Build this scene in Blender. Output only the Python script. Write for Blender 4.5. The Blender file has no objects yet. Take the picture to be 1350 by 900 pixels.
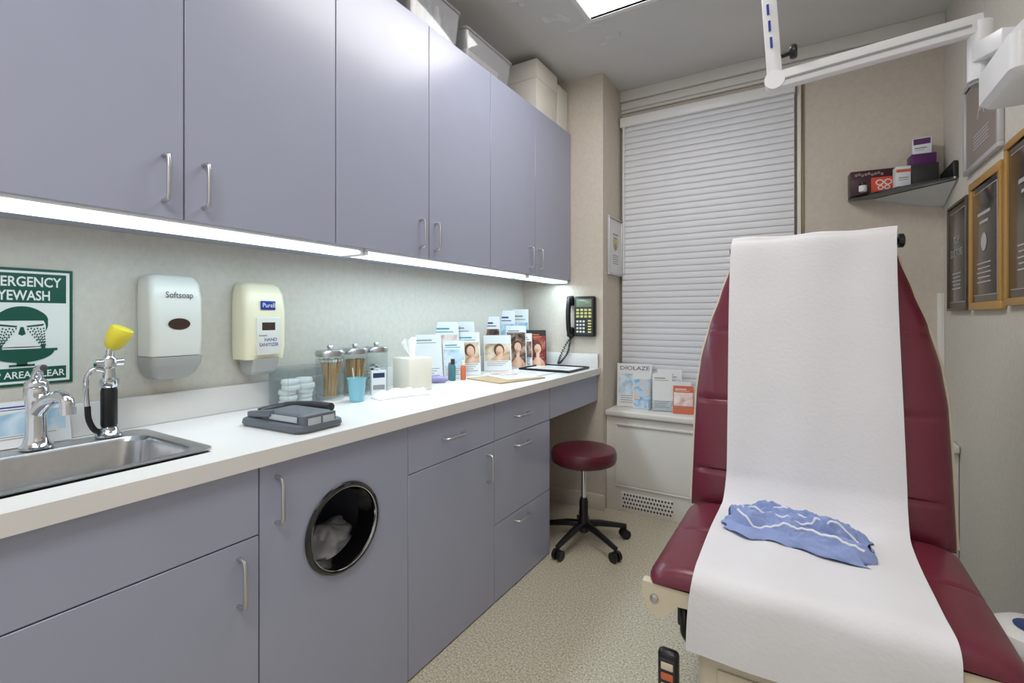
import bpy, bmesh, math, random
from mathutils import Vector, Matrix, noise
random.seed(4)
R=math.radians
scene=bpy.context.scene
COL=scene.collection

# ---------------------------------------------------------------- materials
def lin(c):
    return tuple(((v/255)/12.92 if v/255<=0.04045 else ((v/255+0.055)/1.055)**2.4) for v in c)
MATS={}
def mat(name,rgb,rough=0.5,metal=0.0,var=0.04,vscale=8,bump=0.0,bscale=60,stretch=None,coat=0,emit=0,emitc=None,sheen=0,spec=0.5):
    if name in MATS: return MATS[name]
    m=bpy.data.materials.new(name); m.use_nodes=True
    nt=m.node_tree; p=nt.nodes['Principled BSDF']
    c=lin(rgb)
    tc=nt.nodes.new('ShaderNodeTexCoord')
    n=nt.nodes.new('ShaderNodeTexNoise'); n.inputs['Scale'].default_value=vscale; n.inputs['Detail'].default_value=3
    nt.links.new(tc.outputs['Object'],n.inputs['Vector'])
    cr=nt.nodes.new('ShaderNodeValToRGB')
    cr.color_ramp.elements[0].position=0.3; cr.color_ramp.elements[1].position=0.7
    cr.color_ramp.elements[0].color=tuple(max(0,x*(1-var)) for x in c)+(1,)
    cr.color_ramp.elements[1].color=tuple(min(1,x*(1+var)) for x in c)+(1,)
    nt.links.new(n.outputs['Fac'],cr.inputs['Fac'])
    nt.links.new(cr.outputs['Color'],p.inputs['Base Color'])
    p.inputs['Roughness'].default_value=rough; p.inputs['Metallic'].default_value=metal
    p.inputs['Specular IOR Level'].default_value=spec
    if coat: p.inputs['Coat Weight'].default_value=coat; p.inputs['Coat Roughness'].default_value=0.15
    if emit:
        p.inputs['Emission Color'].default_value=lin(emitc or rgb)+(1,); p.inputs['Emission Strength'].default_value=emit
    if bump:
        b=nt.nodes.new('ShaderNodeBump'); b.inputs['Strength'].default_value=bump; b.inputs['Distance'].default_value=0.002
        n2=nt.nodes.new('ShaderNodeTexNoise'); n2.inputs['Scale'].default_value=bscale; n2.inputs['Detail'].default_value=4
        if stretch:
            mp=nt.nodes.new('ShaderNodeMapping'); mp.inputs['Scale'].default_value=stretch
            nt.links.new(tc.outputs['Object'],mp.inputs['Vector']); nt.links.new(mp.outputs['Vector'],n2.inputs['Vector'])
        else: nt.links.new(tc.outputs['Object'],n2.inputs['Vector'])
        nt.links.new(n2.outputs['Fac'],b.inputs['Height']); nt.links.new(b.outputs['Normal'],p.inputs['Normal'])
    MATS[name]=m; return m
def clear(name,tint=(235,240,242),gloss=0.12,alpha=0.9):
    if name in MATS: return MATS[name]
    m=bpy.data.materials.new(name); m.use_nodes=True; nt=m.node_tree
    for x in list(nt.nodes): nt.nodes.remove(x)
    o=nt.nodes.new('ShaderNodeOutputMaterial'); t=nt.nodes.new('ShaderNodeBsdfTransparent'); t.inputs[0].default_value=lin(tint)+(1,)
    g=nt.nodes.new('ShaderNodeBsdfGlossy'); g.inputs['Roughness'].default_value=0.05
    d=nt.nodes.new('ShaderNodeBsdfDiffuse'); d.inputs[0].default_value=lin(tint)+(1,)
    lw=nt.nodes.new('ShaderNodeLayerWeight'); lw.inputs[0].default_value=gloss
    mx=nt.nodes.new('ShaderNodeMixShader'); mx2=nt.nodes.new('ShaderNodeMixShader')
    nt.links.new(lw.outputs['Facing'],mx.inputs[0]); nt.links.new(t.outputs[0],mx.inputs[1]); nt.links.new(g.outputs[0],mx.inputs[2])
    mx2.inputs[0].default_value=1-alpha
    nt.links.new(mx.outputs[0],mx2.inputs[1]); nt.links.new(d.outputs[0],mx2.inputs[2]); nt.links.new(mx2.outputs[0],o.inputs[0])
    MATS[name]=m; return m
def photo(name,cols,scale=18):
    if name in MATS: return MATS[name]
    m=bpy.data.materials.new(name); m.use_nodes=True; nt=m.node_tree; p=nt.nodes['Principled BSDF']
    tc=nt.nodes.new('ShaderNodeTexCoord'); n=nt.nodes.new('ShaderNodeTexNoise'); n.inputs['Scale'].default_value=scale; n.inputs['Detail'].default_value=1.5; n.inputs['Distortion'].default_value=.6
    nt.links.new(tc.outputs['Object'],n.inputs['Vector']); cr=nt.nodes.new('ShaderNodeValToRGB'); e=cr.color_ramp.elements
    e[0].position=.32; e[0].color=lin(cols[0])+(1,); e[1].position=.68; e[1].color=lin(cols[-1])+(1,)
    for i,c in enumerate(cols[1:-1]): q=e.new(.32+.36*(i+1)/(len(cols)-1)); q.color=lin(c)+(1,)
    nt.links.new(n.outputs['Fac'],cr.inputs['Fac']); nt.links.new(cr.outputs['Color'],p.inputs['Base Color']); p.inputs['Roughness'].default_value=.3
    MATS[name]=m; return m

LAM=mat('cabinet_laminate',(159,163,184),0.30,var=0.012,coat=0.15)
LAMD=mat('cabinet_interior',(60,60,70),0.7)
TOP=mat('worktop_laminate',(222,220,218),0.35,var=0.01,bump=0.05,bscale=200)
WALL=mat('wallcovering',(208,203,193),0.85,var=0.04,vscale=45,bump=0.8,bscale=240,stretch=(1,1,0.25))
WALLR=mat('wallcovering_beige',(206,196,183),0.85,var=0.04,vscale=45,bump=0.8,bscale=240,stretch=(1,1,0.25))
CEIL=mat('ceiling_paint',(214,213,211),0.8,var=0.04,vscale=2,bump=0.8,bscale=3)
TRIM=mat('trim_paint',(224,220,214),0.45,var=0.01)
STEEL=mat('brushed_steel',(190,190,192),0.28,1.0,var=0.05,vscale=40)
CHROME=mat('chrome',(214,216,220),0.10,1.0,var=0.01)
SATIN=mat('satin_nickel',(196,196,198),0.3,0.9,var=0.02)
BLACK=mat('black_plastic',(18,18,20),0.35,var=0.1)
DARK=mat('dark_grey',(45,46,50),0.5,var=0.1)
WHITE=mat('white_plastic',(230,230,230),0.4,var=0.01)
PAPER=mat('white_paper',(236,236,236),0.8,var=0.01)
GREYP=mat('grey_plastic',(150,152,156),0.4,var=0.03)
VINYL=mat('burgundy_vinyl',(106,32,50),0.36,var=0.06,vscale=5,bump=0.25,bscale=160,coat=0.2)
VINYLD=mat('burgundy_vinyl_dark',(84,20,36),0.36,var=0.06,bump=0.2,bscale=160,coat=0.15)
BEIGE=mat('beige_plastic',(212,200,176),0.45,var=0.02)
CREAM=mat('cream_plastic',(234,225,196),0.35,var=0.01)
GREEN=mat('sign_green',(0,80,64),0.4,var=0.02)
GLASS=clear('clear_glass',(240,245,245),0.12,0.98)
ACRYL=clear('clear_acrylic',(243,246,247),0.06,0.97)
CARD=mat('white_card',(222,217,208),0.8,var=0.02)
WOOD=mat('pale_wood',(205,165,115),0.6,var=0.12,vscale=20)
XP=mat('exam_paper_crinkle',(226,224,227),0.75,var=0.01,bump=0.55,bscale=80)

def floor_mat():
    m=bpy.data.materials.new('speckled_vinyl'); m.use_nodes=True; nt=m.node_tree; p=nt.nodes['Principled BSDF']
    tc=nt.nodes.new('ShaderNodeTexCoord'); n=nt.nodes.new('ShaderNodeTexNoise'); n.inputs['Scale'].default_value=140; n.inputs['Detail'].default_value=2
    nt.links.new(tc.outputs['Object'],n.inputs['Vector'])
    cr=nt.nodes.new('ShaderNodeValToRGB'); e=cr.color_ramp.elements
    e[0].position=0.36; e[0].color=lin((150,140,118))+(1,); e[1].position=0.45; e[1].color=lin((184,176,156))+(1,)
    a=e.new(0.57); a.color=lin((193,186,167))+(1,); b=e.new(0.66); b.color=lin((214,209,194))+(1,)
    nt.links.new(n.outputs['Fac'],cr.inputs['Fac']); nt.links.new(cr.outputs['Color'],p.inputs['Base Color'])
    p.inputs['Roughness'].default_value=0.35
    return m
FLOOR=floor_mat()

# ---------------------------------------------------------------- builder
class B:
    def __init__(s,M=None): s.bm=bmesh.new(); s.mats=[]; s.M=M or Matrix.Identity(4)
    def mi(s,m):
        if m not in s.mats: s.mats.append(m)
        return s.mats.index(m)
    def add(s,verts,faces,m):
        i=s.mi(m); vs=[s.bm.verts.new(s.M@Vector(v)) for v in verts]
        for f in faces:
            try:
                fc=s.bm.faces.new([vs[k] for k in f]); fc.material_index=i; fc.smooth=True
            except Exception: pass
        return s
    def merge(s,t,m):
        t.verts.index_update()
        s.add([v.co.copy() for v in t.verts],[[v.index for v in f.verts] for f in t.faces],m); t.free(); return s
    def box(s,x0,x1,y0,y1,z0,z1,m,bev=0,seg=2):
        t=bmesh.new(); bmesh.ops.create_cube(t,size=1)
        for v in t.verts: v.co=Vector(((x0+x1)/2+v.co.x*(x1-x0),(y0+y1)/2+v.co.y*(y1-y0),(z0+z1)/2+v.co.z*(z1-z0)))
        if bev: bmesh.ops.bevel(t,geom=list(t.edges),offset=bev,segments=seg,profile=0.5,affect='EDGES')
        return s.merge(t,m)
    def beam(s,p0,p1,w,h,m,bev=0.003):
        p0=Vector(p0);p1=Vector(p1); d=(p1-p0); L=d.length; d.normalize()
        up=Vector((0,0,1)) if abs(d.z)<0.9 else Vector((0,1,0))
        sx=d.cross(up).normalized(); uz=sx.cross(d).normalized()
        F=Matrix((( sx.x,d.x,uz.x,p0.x),(sx.y,d.y,uz.y,p0.y),(sx.z,d.z,uz.z,p0.z),(0,0,0,1)))
        o=s.M; s.M=o@F; s.box(-w/2,w/2,0,L,-h/2,h/2,m,bev); s.M=o; return s
    def loft(s,loops,m,c0=True,c1=True):
        n=len(loops[0]); V=[p for l in loops for p in l]; F=[]
        for i in range(len(loops)-1):
            for j in range(n):
                k=(j+1)%n; F.append([i*n+j,i*n+k,(i+1)*n+k,(i+1)*n+j])
        if c0: F.append(list(range(n))[::-1])
        if c1: F.append([(len(loops)-1)*n+j for j in range(n)])
        return s.add(V,F,m)
    def frame(s,d):
        d=Vector(d).normalized(); a=Vector((0,0,1)) if abs(d.z)<0.9 else Vector((1,0,0))
        u=d.cross(a).normalized(); return u,d.cross(u).normalized()
    def cyl(s,p0,p1,r0,m,r1=None,seg=24):
        p0=Vector(p0);p1=Vector(p1); r1=r0 if r1 is None else r1; u,v=s.frame(p1-p0)
        L=[[p+ (u*math.cos(2*math.pi*i/seg)+v*math.sin(2*math.pi*i/seg))*r for i in range(seg)] for p,r in((p0,r0),(p1,r1))]
        return s.loft(L,m)
    def lathe(s,prof,m,c=(0,0,0),ax='z',seg=32,cap=True):
        L=[]
        for r,z in prof:
            l=[]
            for i in range(seg):
                a=2*math.pi*i/seg; x,y=r*math.cos(a),r*math.sin(a)
                if ax=='z': q=(c[0]+x,c[1]+y,c[2]+z)
                elif ax=='y': q=(c[0]+x,c[1]+z,c[2]+y)
                else: q=(c[0]+z,c[1]+x,c[2]+y)
                l.append(q)
            L.append(l)
        return s.loft(L,m,cap,cap)
    def tube(s,pts,r,m,seg=10,smooth=0):
        P=[Vector(p) for p in pts]
        if smooth: P=catmull(P,smooth)
        t=(P[1]-P[0]).normalized(); u,v=s.frame(t); L=[]
        for i,p in enumerate(P):
            tn=(P[min(i+1,len(P)-1)]-P[max(i-1,0)]).normalized()
            u=(u-tn*u.dot(tn)).normalized(); v=tn.cross(u)
            if isinstance(r,list): q=i/(len(P)-1)*(len(r)-1); a=int(min(q,len(r)-2)) if len(r)>1 else 0; rr=r[a]+(r[a+1]-r[a])*(q-a)
            else: rr=r
            L.append([p+(u*math.cos(2*math.pi*k/seg)+v*math.sin(2*math.pi*k/seg))*rr for k in range(seg)])
        return s.loft(L,m)
    def sphere(s,c,r,m,sc=(1,1,1),seg=20):
        t=bmesh.new(); bmesh.ops.create_uvsphere(t,u_segments=seg,v_segments=seg//2,radius=r)
        for v in t.verts: v.co=Vector((c[0]+v.co.x*sc[0],c[1]+v.co.y*sc[1],c[2]+v.co.z*sc[2]))
        return s.merge(t,m)
    def grid(s,f,nu,nv,m,flip=False):
        V=[f(i/nu,j/nv) for i in range(nu+1) for j in range(nv+1)]; F=[]
        for i in range(nu):
            for j in range(nv):
                q=[i*(nv+1)+j,(i+1)*(nv+1)+j,(i+1)*(nv+1)+j+1,i*(nv+1)+j+1]
                F.append(q[::-1] if flip else q)
        return s.add(V,F,m)
    def quad(s,x0,x1,z0,z1,y,m):
        return s.add([(x0,y,z0),(x1,y,z0),(x1,y,z1),(x0,y,z1)],[[0,1,2,3]],m)
    def poly(s,pts,y,m):
        return s.add([(p[0],y,p[1]) for p in pts],[list(range(len(pts)))],m)
    def ell(s,cx,cz,rx,rz,y,m,n=24,a0=0,a1=360):
        V=[(cx+rx*math.cos(R(a0+(a1-a0)*i/n)),y,cz+rz*math.sin(R(a0+(a1-a0)*i/n))) for i in range(n if a1-a0==360 else n+1)]
        return s.add(V,[list(range(len(V)))],m)
    def text(s,t,x,z,size,m,y=0,w=None,align='LEFT',bold=0.0):
        cu=bpy.data.curves.new('t','FONT'); cu.body=t; cu.size=size; cu.align_x=align; cu.offset=bold*size; cu.resolution_u=3
        ob=bpy.data.objects.new('t',cu); COL.objects.link(ob); bpy.context.view_layer.update()
        me=bpy.data.meshes.new_from_object(ob.evaluated_get(bpy.context.evaluated_depsgraph_get()))
        if len(me.vertices):
            xs=[v.co.x for v in me.vertices]; k=1
            if w: k=w/(max(xs)-min(xs))
            s.add([(x+v.co.x*k,y,z+v.co.y) for v in me.vertices],[list(f.vertices) for f in me.polygons],m)
        bpy.data.meshes.remove(me); bpy.data.objects.remove(ob); bpy.data.curves.remove(cu)
        return s
    def mesh(s,name):
        bmesh.ops.remove_doubles(s.bm,verts=s.bm.verts,dist=1e-6)
        me=bpy.data.meshes.new(name); s.bm.to_mesh(me); s.bm.free()
        for m in s.mats: me.materials.append(m)
        me.set_sharp_from_angle(angle=R(38)); return me
def catmull(P,n):
    out=[]
    for i in range(len(P)-1):
        a,b,c,d=P[max(i-1,0)],P[i],P[i+1],P[min(i+2,len(P)-1)]
        for k in range(n):
            t=k/n; out.append(0.5*((2*b)+(c-a)*t+(2*a-5*b+4*c-d)*t*t+(3*b-a-3*c+d)*t**3))
    out.append(P[-1].copy()); return out
def rrect(cx,cy,hx,hy,r,z,n=6):
    pts=[]
    for sx,sy,a0 in((1,1,0),(-1,1,90),(-1,-1,180),(1,-1,270)):
        for i in range(n+1):
            a=R(a0+90*i/n); pts.append((cx+sx*(hx-r)+r*math.cos(a),cy+sy*(hy-r)+r*math.sin(a),z))
    return pts
def rot3(r): return r if isinstance(r,tuple) else (0,0,R(r))
class T:
    def __init__(s,name,label,cat,loc=(0,0,0),rot=0,group=None,b=None,kind=None):
        if b: s.o=bpy.data.objects.new(name,b.mesh(name))
        else:
            s.o=bpy.data.objects.new(name,None); s.o.empty_display_size=0.05
        COL.objects.link(s.o); s.o.location=loc; s.o.rotation_euler=rot3(rot)
        s.o['label']=label; s.o['category']=cat
        if group: s.o['group']=group
        if kind: s.o['kind']=kind
    def part(s,name,b,label=None,parent=None,kind=None):
        o=bpy.data.objects.new(name,b.mesh(name)); COL.objects.link(o); o.parent=parent or s.o
        if label: o['label']=label
        if kind: o['kind']=kind
        return o
def struct(name,b,label,cat):
    o=bpy.data.objects.new(name,b.mesh(name)); COL.objects.link(o); o['kind']='structure'; o['label']=label; o['category']=cat; return o

# ---------------------------------------------------------------- constants
WX=-1.71; CY=2.95; FY=3.32; RX=0.60; H=2.80; PX=-1.12; BY=-1.5; CT=0.911

# ---------------------------------------------------------------- room
struct('floor',B().box(WX-.1,RX+.1,BY,FY+.1,-.05,0,FLOOR),'beige speckled sheet vinyl floor','floor')
b=B(); b.box(WX-.1,RX+.1,BY,FY+.1,H,H+.05,CEIL)
for (cx,cy_,l,a) in((-1.12,2.28,.16,.5),(-1.02,2.42,.20,.2),(-.95,2.60,.14,-.4),(-1.22,2.05,.10,1.1)):
    def fl(u,v,cx=cx,cy_=cy_,l=l,a=a):
        x=(u-.5)*l; y=(v-.5)*.05*(1-.6*abs(u-.5)*2)+.015*math.sin(u*9)
        return (cx+x*math.cos(a)-y*math.sin(a),cy_+x*math.sin(a)+y*math.cos(a),H-.001-.012*v**2)
    b.grid(fl,12,4,CEIL,True)
struct('ceiling',b,'off-white painted plaster ceiling with peeling patches','ceiling')
struct('wall_left',B().box(WX-.1,WX,BY,FY+.1,0,H,WALL),'woven cream wallcovering behind the cabinets','wall')
struct('wall_corner',B().box(WX,PX,CY,FY+.1,0,H,WALLR),'projecting wall pier with cream woven wallcovering','wall')
struct('wall_right',B().box(RX,RX+.1,BY,FY+.1,0,H,WALL),'side wall with cream woven wallcovering','wall')
b=B(); b.box(PX,-1.09,FY,FY+.1,0,H,WALLR); b.box(-.07,RX,FY,FY+.1,0,H,WALLR); b.box(-1.09,-.07,FY,FY+.1,0,.64,WALLR); b.box(-1.09,-.07,FY,FY+.1,2.60,H,WALLR)
struct('wall_far',b,'beige woven wallcovering around the window','wall')
b=B(); 
for x0,x1,z0,z1 in((-1.09,-1.05,.64,2.6),(-.11,-.07,.64,2.6),(-1.05,-.11,.64,.69),(-1.05,-.11,2.55,2.6),(-1.05,-.11,1.6,1.65)): b.box(x0,x1,FY+.03,FY+.08,z0,z1,TRIM,.003)
b.box(-1.05,-.11,FY+.05,FY+.056,.69,2.55,mat('window_glass',(60,75,95),0.1))
struct('window_1',b,'white sash window behind the closed blind','window')
b=B(); b.box(PX,RX,FY-.045,FY,2.73,H,TRIM,.004); b.box(PX,RX,FY-.03,FY,2.675,2.728,TRIM,.008); b.box(PX,RX,FY-.02,FY,2.655,2.674,TRIM,.003)
struct('trim_1',b,'stepped white crown moulding over the window','trim')
b=B(); b.box(-.056,-.035,FY-.028,FY,.64,2.655,TRIM,.003); b.box(-.033,-.022,FY-.012,FY,.64,2.655,mat('brass_strip',(150,132,100),.4,.5),.002)
struct('trim_2',b,'narrow white and brass window casing','trim')
b=B(); b.box(RX-.03,RX,FY-.03,FY,.1,1.36,TRIM,.004)
struct('trim_3',b,'white plastic corner guard','trim')
struct('baseboard_corner',B().box(WX,PX+.012,CY-.012,CY,0,.1,WALLR,.003),'beige vinyl baseboard','baseboard')
struct('baseboard_right',B().box(RX-.012,RX,BY,FY,0,.1,WALLR,.003),'beige vinyl baseboard','baseboard')

# radiator cover
t=T('radiator_cover','white panelled radiator cover with deep window sill','radiator cover',(PX+.002,FY-.002,0),0)
W=RX-PX-.004
b=B(); b.box(0,W,-.31,0,.0,.6,TRIM,.003)
for X0 in(.06,.06+.6):
    x1=X0+.52
    for a in((X0,x1,.545,.56),(X0,x1,.155,.17),(X0,X0+.015,.17,.545),(x1-.015,x1,.17,.545)): b.box(a[0],a[1],-.32,-.31,a[2],a[3],TRIM,.004)
t.part('body',b)
t.part('sill',B().box(0,W,-.335,0,.603,.64,TRIM,.008,3))
b=B(); b.box(.10,.42,-.316,-.311,.02,.125,TRIM,.002)
for i in range(16):
    for j in range(4):
        x=.115+i*.0195+(0.009 if j%2 else 0); z=.036+j*.025
        b.add([(x,-.3172,z-.009),(x+.0075,-.3172,z),(x,-.3172,z+.009),(x-.0075,-.3172,z)],[[0,1,2,3]],DARK)
t.part('grille',b,'white lattice vent grille')

# blind
t=T('window_blind','closed white horizontal slat blind covering the window','blind',(-.58,3.275,.64),0)
BL=mat('blind_slat',(218,219,224),.45,var=.01)
t.part('headrail',B().box(-.53,.515,-.03,.03,1.90,1.965,WHITE,.005),'white valance headrail')
b=B(); n=46
for i in range(n):
    p=1.875/n; zt=1.915-i*p
    b.grid(lambda u,v,zt=zt:(-.52+1.03*u,.003-.006*v-.003*math.sin(math.pi*v),zt-(p+.003)*v),1,6,BL)
t.part('slats',b)
t.part('bottom_rail',B().box(-.52,.51,-.014,.014,.012,.034,WHITE,.004))
b=B(); b.cyl((-.5,-.035,.9),(-.5,-.035,1.9),.004,WHITE,seg=8)
t.part('wand',b)

# ---------------------------------------------------------------- cabinets
def vhandle(x,z0,z1,yf,out=.03,r=.0052):
    b=B(); c=.012
    b.tube([(x,yf,z0+.004),(x,yf-out+c,z0+.004),(x,yf-out+.003,z0+.008),(x,yf-out,z0+c+.006),(x,yf-out,z1-c-.006),(x,yf-out+.003,z1-.008),(x,yf-out+c,z1-.004),(x,yf,z1-.004)],r,SATIN); return b
def hhandle(xc,z,yf,w=.115,out=.03,r=.0052):
    b=B(); c=.012; x0=xc-w/2; x1=xc+w/2
    b.tube([(x0,yf,z),(x0,yf-out+c,z),(x0+.004,yf-out+.003,z),(x0+c,yf-out,z),(x1-c,yf-out,z),(x1-.004,yf-out+.003,z),(x1,yf-out+c,z),(x1,yf,z)],r,SATIN); return b
def carcass(w,d,z0,z1,top=True):
    b=B(); k=.018; e=.001
    b.box(e,k,-d,-.001,z0,z1,LAM); b.box(w-k,w-e,-d,-.001,z0,z1,LAM); b.box(k,w-k,-d,-.001,z0,z0+k,LAM); b.box(k,w-k,-.02,-.001,z0+k,z1,LAMD)
    if top: b.box(k,w-k,-d,-.02,z1-k,z1,LAM)
    return b
def front(x0,x1,z0,z1,d,g=.0016): return B().box(x0+g,x1-g,-d-.019,-d-.0005,z0+g,z1-g,LAM,.0012,1)
BD=.536
def base(Y0,Y1,label,top=True):
    t=T('base_cabinet',label,'cabinet',(WX+.001,Y0,0),90); t.part('body',carcass(Y1-Y0,BD,.004,.868,top)); return t
w=.696+.352
t=base(-.352,.696,'periwinkle laminate sink base cabinet with false panel and doors',False)
t.part('panel',front(0,w,.70,.868,BD))
o=t.part('door',front(0,w/2,.004,.70,BD)); t.part('handle',vhandle(.05,.546,.666,-BD-.019),'satin metal bar handle',o)
o=t.part('door',front(w/2,w,.004,.70,BD)); t.part('handle',vhandle(.645+.352,.546,.666,-BD-.019),'satin metal bar handle',o)
# porthole unit
t=base(.696,1.2165,'periwinkle laminate cabinet door with round waste opening')
w=.5205; cx=.950-.696; cz=.626; rr=.118
b=B(); n=72; circ=[]; rect=[]
x0,x1,z0,z1=.0016,w-.0016,.0056,.8664
for i in range(n):
    a=2*math.pi*i/n; c,s_=math.cos(a),math.sin(a); circ.append((cx+rr*c,cz+rr*s_))
    k=min([(x1-cx)/c if c>1e-6 else 1e9,(x0-cx)/c if c<-1e-6 else 1e9,(z1-cz)/s_ if s_>1e-6 else 1e9,(z0-cz)/s_ if s_<-1e-6 else 1e9])
    rect.append([cx+k*c,cz+k*s_])
for X in(x0,x1):
    for Z in(z0,z1):
        q=min(rect,key=lambda p:(p[0]-X)**2+(p[1]-Z)**2); q[0]=X;q[1]=Z
yf=-BD-.019; yb=-BD-.0005
L=[[(p[0],yb,p[1]) for p in circ],[(p[0],yf,p[1]) for p in circ],[(p[0],yf,p[1]) for p in rect],[(p[0],yb,p[1]) for p in rect],[(p[0],yb,p[1]) for p in circ]]
b.loft(L,LAM,False,False)
o=t.part('door',b); t.part('handle',vhandle(.7408-.696,.712,.834,yf),'satin metal bar handle',o)
b=B(); GB=mat('glossy_black',(10,10,12),.12,coat=.8)
b.lathe([(.117,.0),(.127,0),(.130,-.004),(.128,-.009),(.122,-.012),(.116,-.010),(.113,-.004),(.110,.02),(.108,.06)],GB,(cx,yf,cz),'y',64,False)
b.lathe([(.1165,-.0105),(.1145,-.0095),(.1125,-.0045)],CHROME,(cx,yf-.0008,cz),'y',64,False)
t.part('porthole_rim',b,'glossy black chute ring with thin chrome edge',o)
b=B()
def bag(u,v):
    a=u*2*math.pi; ph=(v-.5)*math.pi; q=Vector((math.cos(ph)*math.cos(a),math.cos(ph)*math.sin(a),math.sin(ph)))
    r=1+.35*noise.noise(q*1.8)+.10*noise.noise(q*5)
    return (.115*q.x*r,.10*q.y*r,.07*q.z*r)
b.grid(bag,64,40,mat('liner_bag',(206,206,212),.5))
T('waste_bag','crumpled white liner bag inside the round chute','bag',(WX+.38,1.01,.50),90,b=b)
T('waste_bin','dark plastic bin inside the cabinet','bin',(WX+.36,.985,.024),90,b=B().loft([rrect(0,0,.14,.13,.03,0),rrect(0,0,.16,.15,.03,.38),rrect(0,0,.155,.145,.03,.38),rrect(0,0,.135,.125,.03,.01)],DARK))
t=base(1.2165,1.746,'periwinkle laminate cabinet with one drawer above a door'); w=.5295
o=t.part('drawer',front(0,w,.70,.868,BD)); t.part('handle',hhandle(1.454-1.2165,.786,-BD-.019),'satin metal bar handle',o)
o=t.part('door',front(0,w,.004,.70,BD)); t.part('handle',vhandle(1.690-1.2165,.54,.66,-BD-.019),'satin metal bar handle',o)
t=base(1.746,2.27,'periwinkle laminate cabinet with three drawers'); w=.524
for z0,z1,hz in((.70,.868,.781),(.337,.70,.646),(.004,.337,.300)):
    o=t.part('drawer',front(0,w,z0,z1,BD)); t.part('handle',hhandle(1.97-1.746,hz,-BD-.019),'satin metal bar handle',o)
t=T('desk_apron','periwinkle apron cabinet under the worktop above the knee space','cabinet',(WX+.001,2.272,0),90)
w=.672
t.part('body',B().box(0,w,-BD,-.001,.71,.868,LAM)); t.part('drawer',front(0,w,.70,.868,BD))
# uppers
UD=.347; Y=[.154,.614,1.074,1.54,1.996,2.457,2.947]
HY=[(.567,.659),(1.484,1.577),(2.39,2.50)]
for k in range(3):
    Y0,Ym,Y1=Y[2*k],Y[2*k+1],Y[2*k+2]
    t=T('wall_cabinet','periwinkle laminate two-door cabinet hung on the wall','cabinet',(WX+.001,Y0,0),90,group='wall cabinets over the worktop')
    t.part('body',carcass(Y1-Y0,UD,1.482,2.446))
    for (a,c,h) in((Y0,Ym,HY[k][0]),(Ym,Y1,HY[k][1])):
        o=t.part('door',front(a-Y0,c-Y0,1.478,2.446,UD)); t.part('handle',vhandle(h-Y0,1.515,1.633,-UD-.019),'satin metal bar handle',o)
# worktop
t=T('worktop','long off-white laminate worktop with backsplash','countertop',(WX+.001,-.352,0),90)
L_=2.945+.352; sy0=.11+.352; sy1=.625+.352
b=B(); D=.573
b.box(0,sy0,-D,-.0,.87,.91,TOP); b.box(sy1,L_,-D,0,.87,.91,TOP)
b.box(sy0,sy1,-D,-.478,.87,.91,TOP); b.box(sy0,sy1,-.085,0,.87,.91,TOP)
t.part('top',b)
b=B(); b.box(0,L_,-.02,-.001,.9105,1.0,TOP,.002); b.box(L_-.02,L_-.001,-D+.01,-.021,.9105,1.0,TOP,.002)
t.part('backsplash',b)

# under-cabinet lights
UL=mat('light_diffuser_cool',(235,245,255),.5,emit=1.8,emitc=(225,242,255))
for Y0,Y1 in((.16,1.20),(1.21,2.38),(2.39,2.93)):
    t=T('cabinet_light','slim white linear light fixed under the wall cabinets','light',(WX+.20,Y0,1.4812),90,group='under-cabinet lights')
    L=Y1-Y0
    b=B(); b.box(0,L,-.158,-.04,-.008,0,WHITE,.002); b.box(0,.012,-.158,-.04,-.024,-.008,WHITE,.002); b.box(L-.012,L,-.158,-.04,-.024,-.008,WHITE,.002)
    t.part('housing',b); t.part('diffuser',B().box(.013,L-.013,-.155,-.043,-.022,-.0085,UL,.004))
    ld=bpy.data.lights.new('strip_lamp','AREA'); ld.shape='RECTANGLE'; ld.size=L*.95; ld.size_y=.08; ld.energy=(1.8 if Y0<1 else 3.6)*L; ld.color=(.66,.89,1)
    lo=bpy.data.objects.new('strip_lamp',ld); COL.objects.link(lo); lo.parent=t.o; lo.location=(L/2,-.1,-.027)

# ---------------------------------------------------------------- sink & taps
t=T('sink','stainless steel drop-in basin set in the worktop','sink',(-1.444,.365,.911),0)
b=B(); lo=[]
for hx,hy,r,z,ox in((.198,.277,.03,0.0,0),(.198,.277,.03,.004,0),(.188,.267,.03,.006,0),(.150,.245,.05,.004,.03),(.143,.238,.055,-.006,.03),(.135,.23,.06,-.15,.03),(.11,.205,.06,-.172,.03),(.03,.03,.029,-.176,.03)):
    lo.append(rrect(ox,0,hx,hy,r,z))
b.loft(lo,STEEL,False,True); t.part('basin',b)
t.part('drain',B().lathe([(.04,0),(.042,.003),(.03,.004),(.012,.001)],CHROME,(.03,0,-.1755)))
# faucet
t=T('faucet','chrome single-lever faucet on the sink ledge','faucet',(-1.602,.405,.918),0)
b=B(); b.lathe([(.032,0),(.032,.006),(.026,.012),(.021,.03),(.019,.09),(.021,.11),(.024,.13),(.023,.145),(.017,.153),(.0,.155)],CHROME,seg=32)
t.part('body',b)
b=B(); b.tube([(0,0,.085),(.04,.01,.115),(.085,.018,.128),(.115,.022,.122),(.122,.023,.10)],[.018,.017,.015,.014,.013],CHROME,14,smooth=8); b.cyl((.122,.023,.105),(.124,.023,.088),.015,CHROME)
t.part('spout',b)
b=B(); b.sphere((0,0,.153),.023,CHROME,(1,1,.8)); b.tube([(0,0,.165),(.008,.0,.180),(.022,-.002,.192),(.044,.002,.196)],[.013,.011,.009,.008],CHROME,12,smooth=4)
t.part('lever',b)
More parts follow.
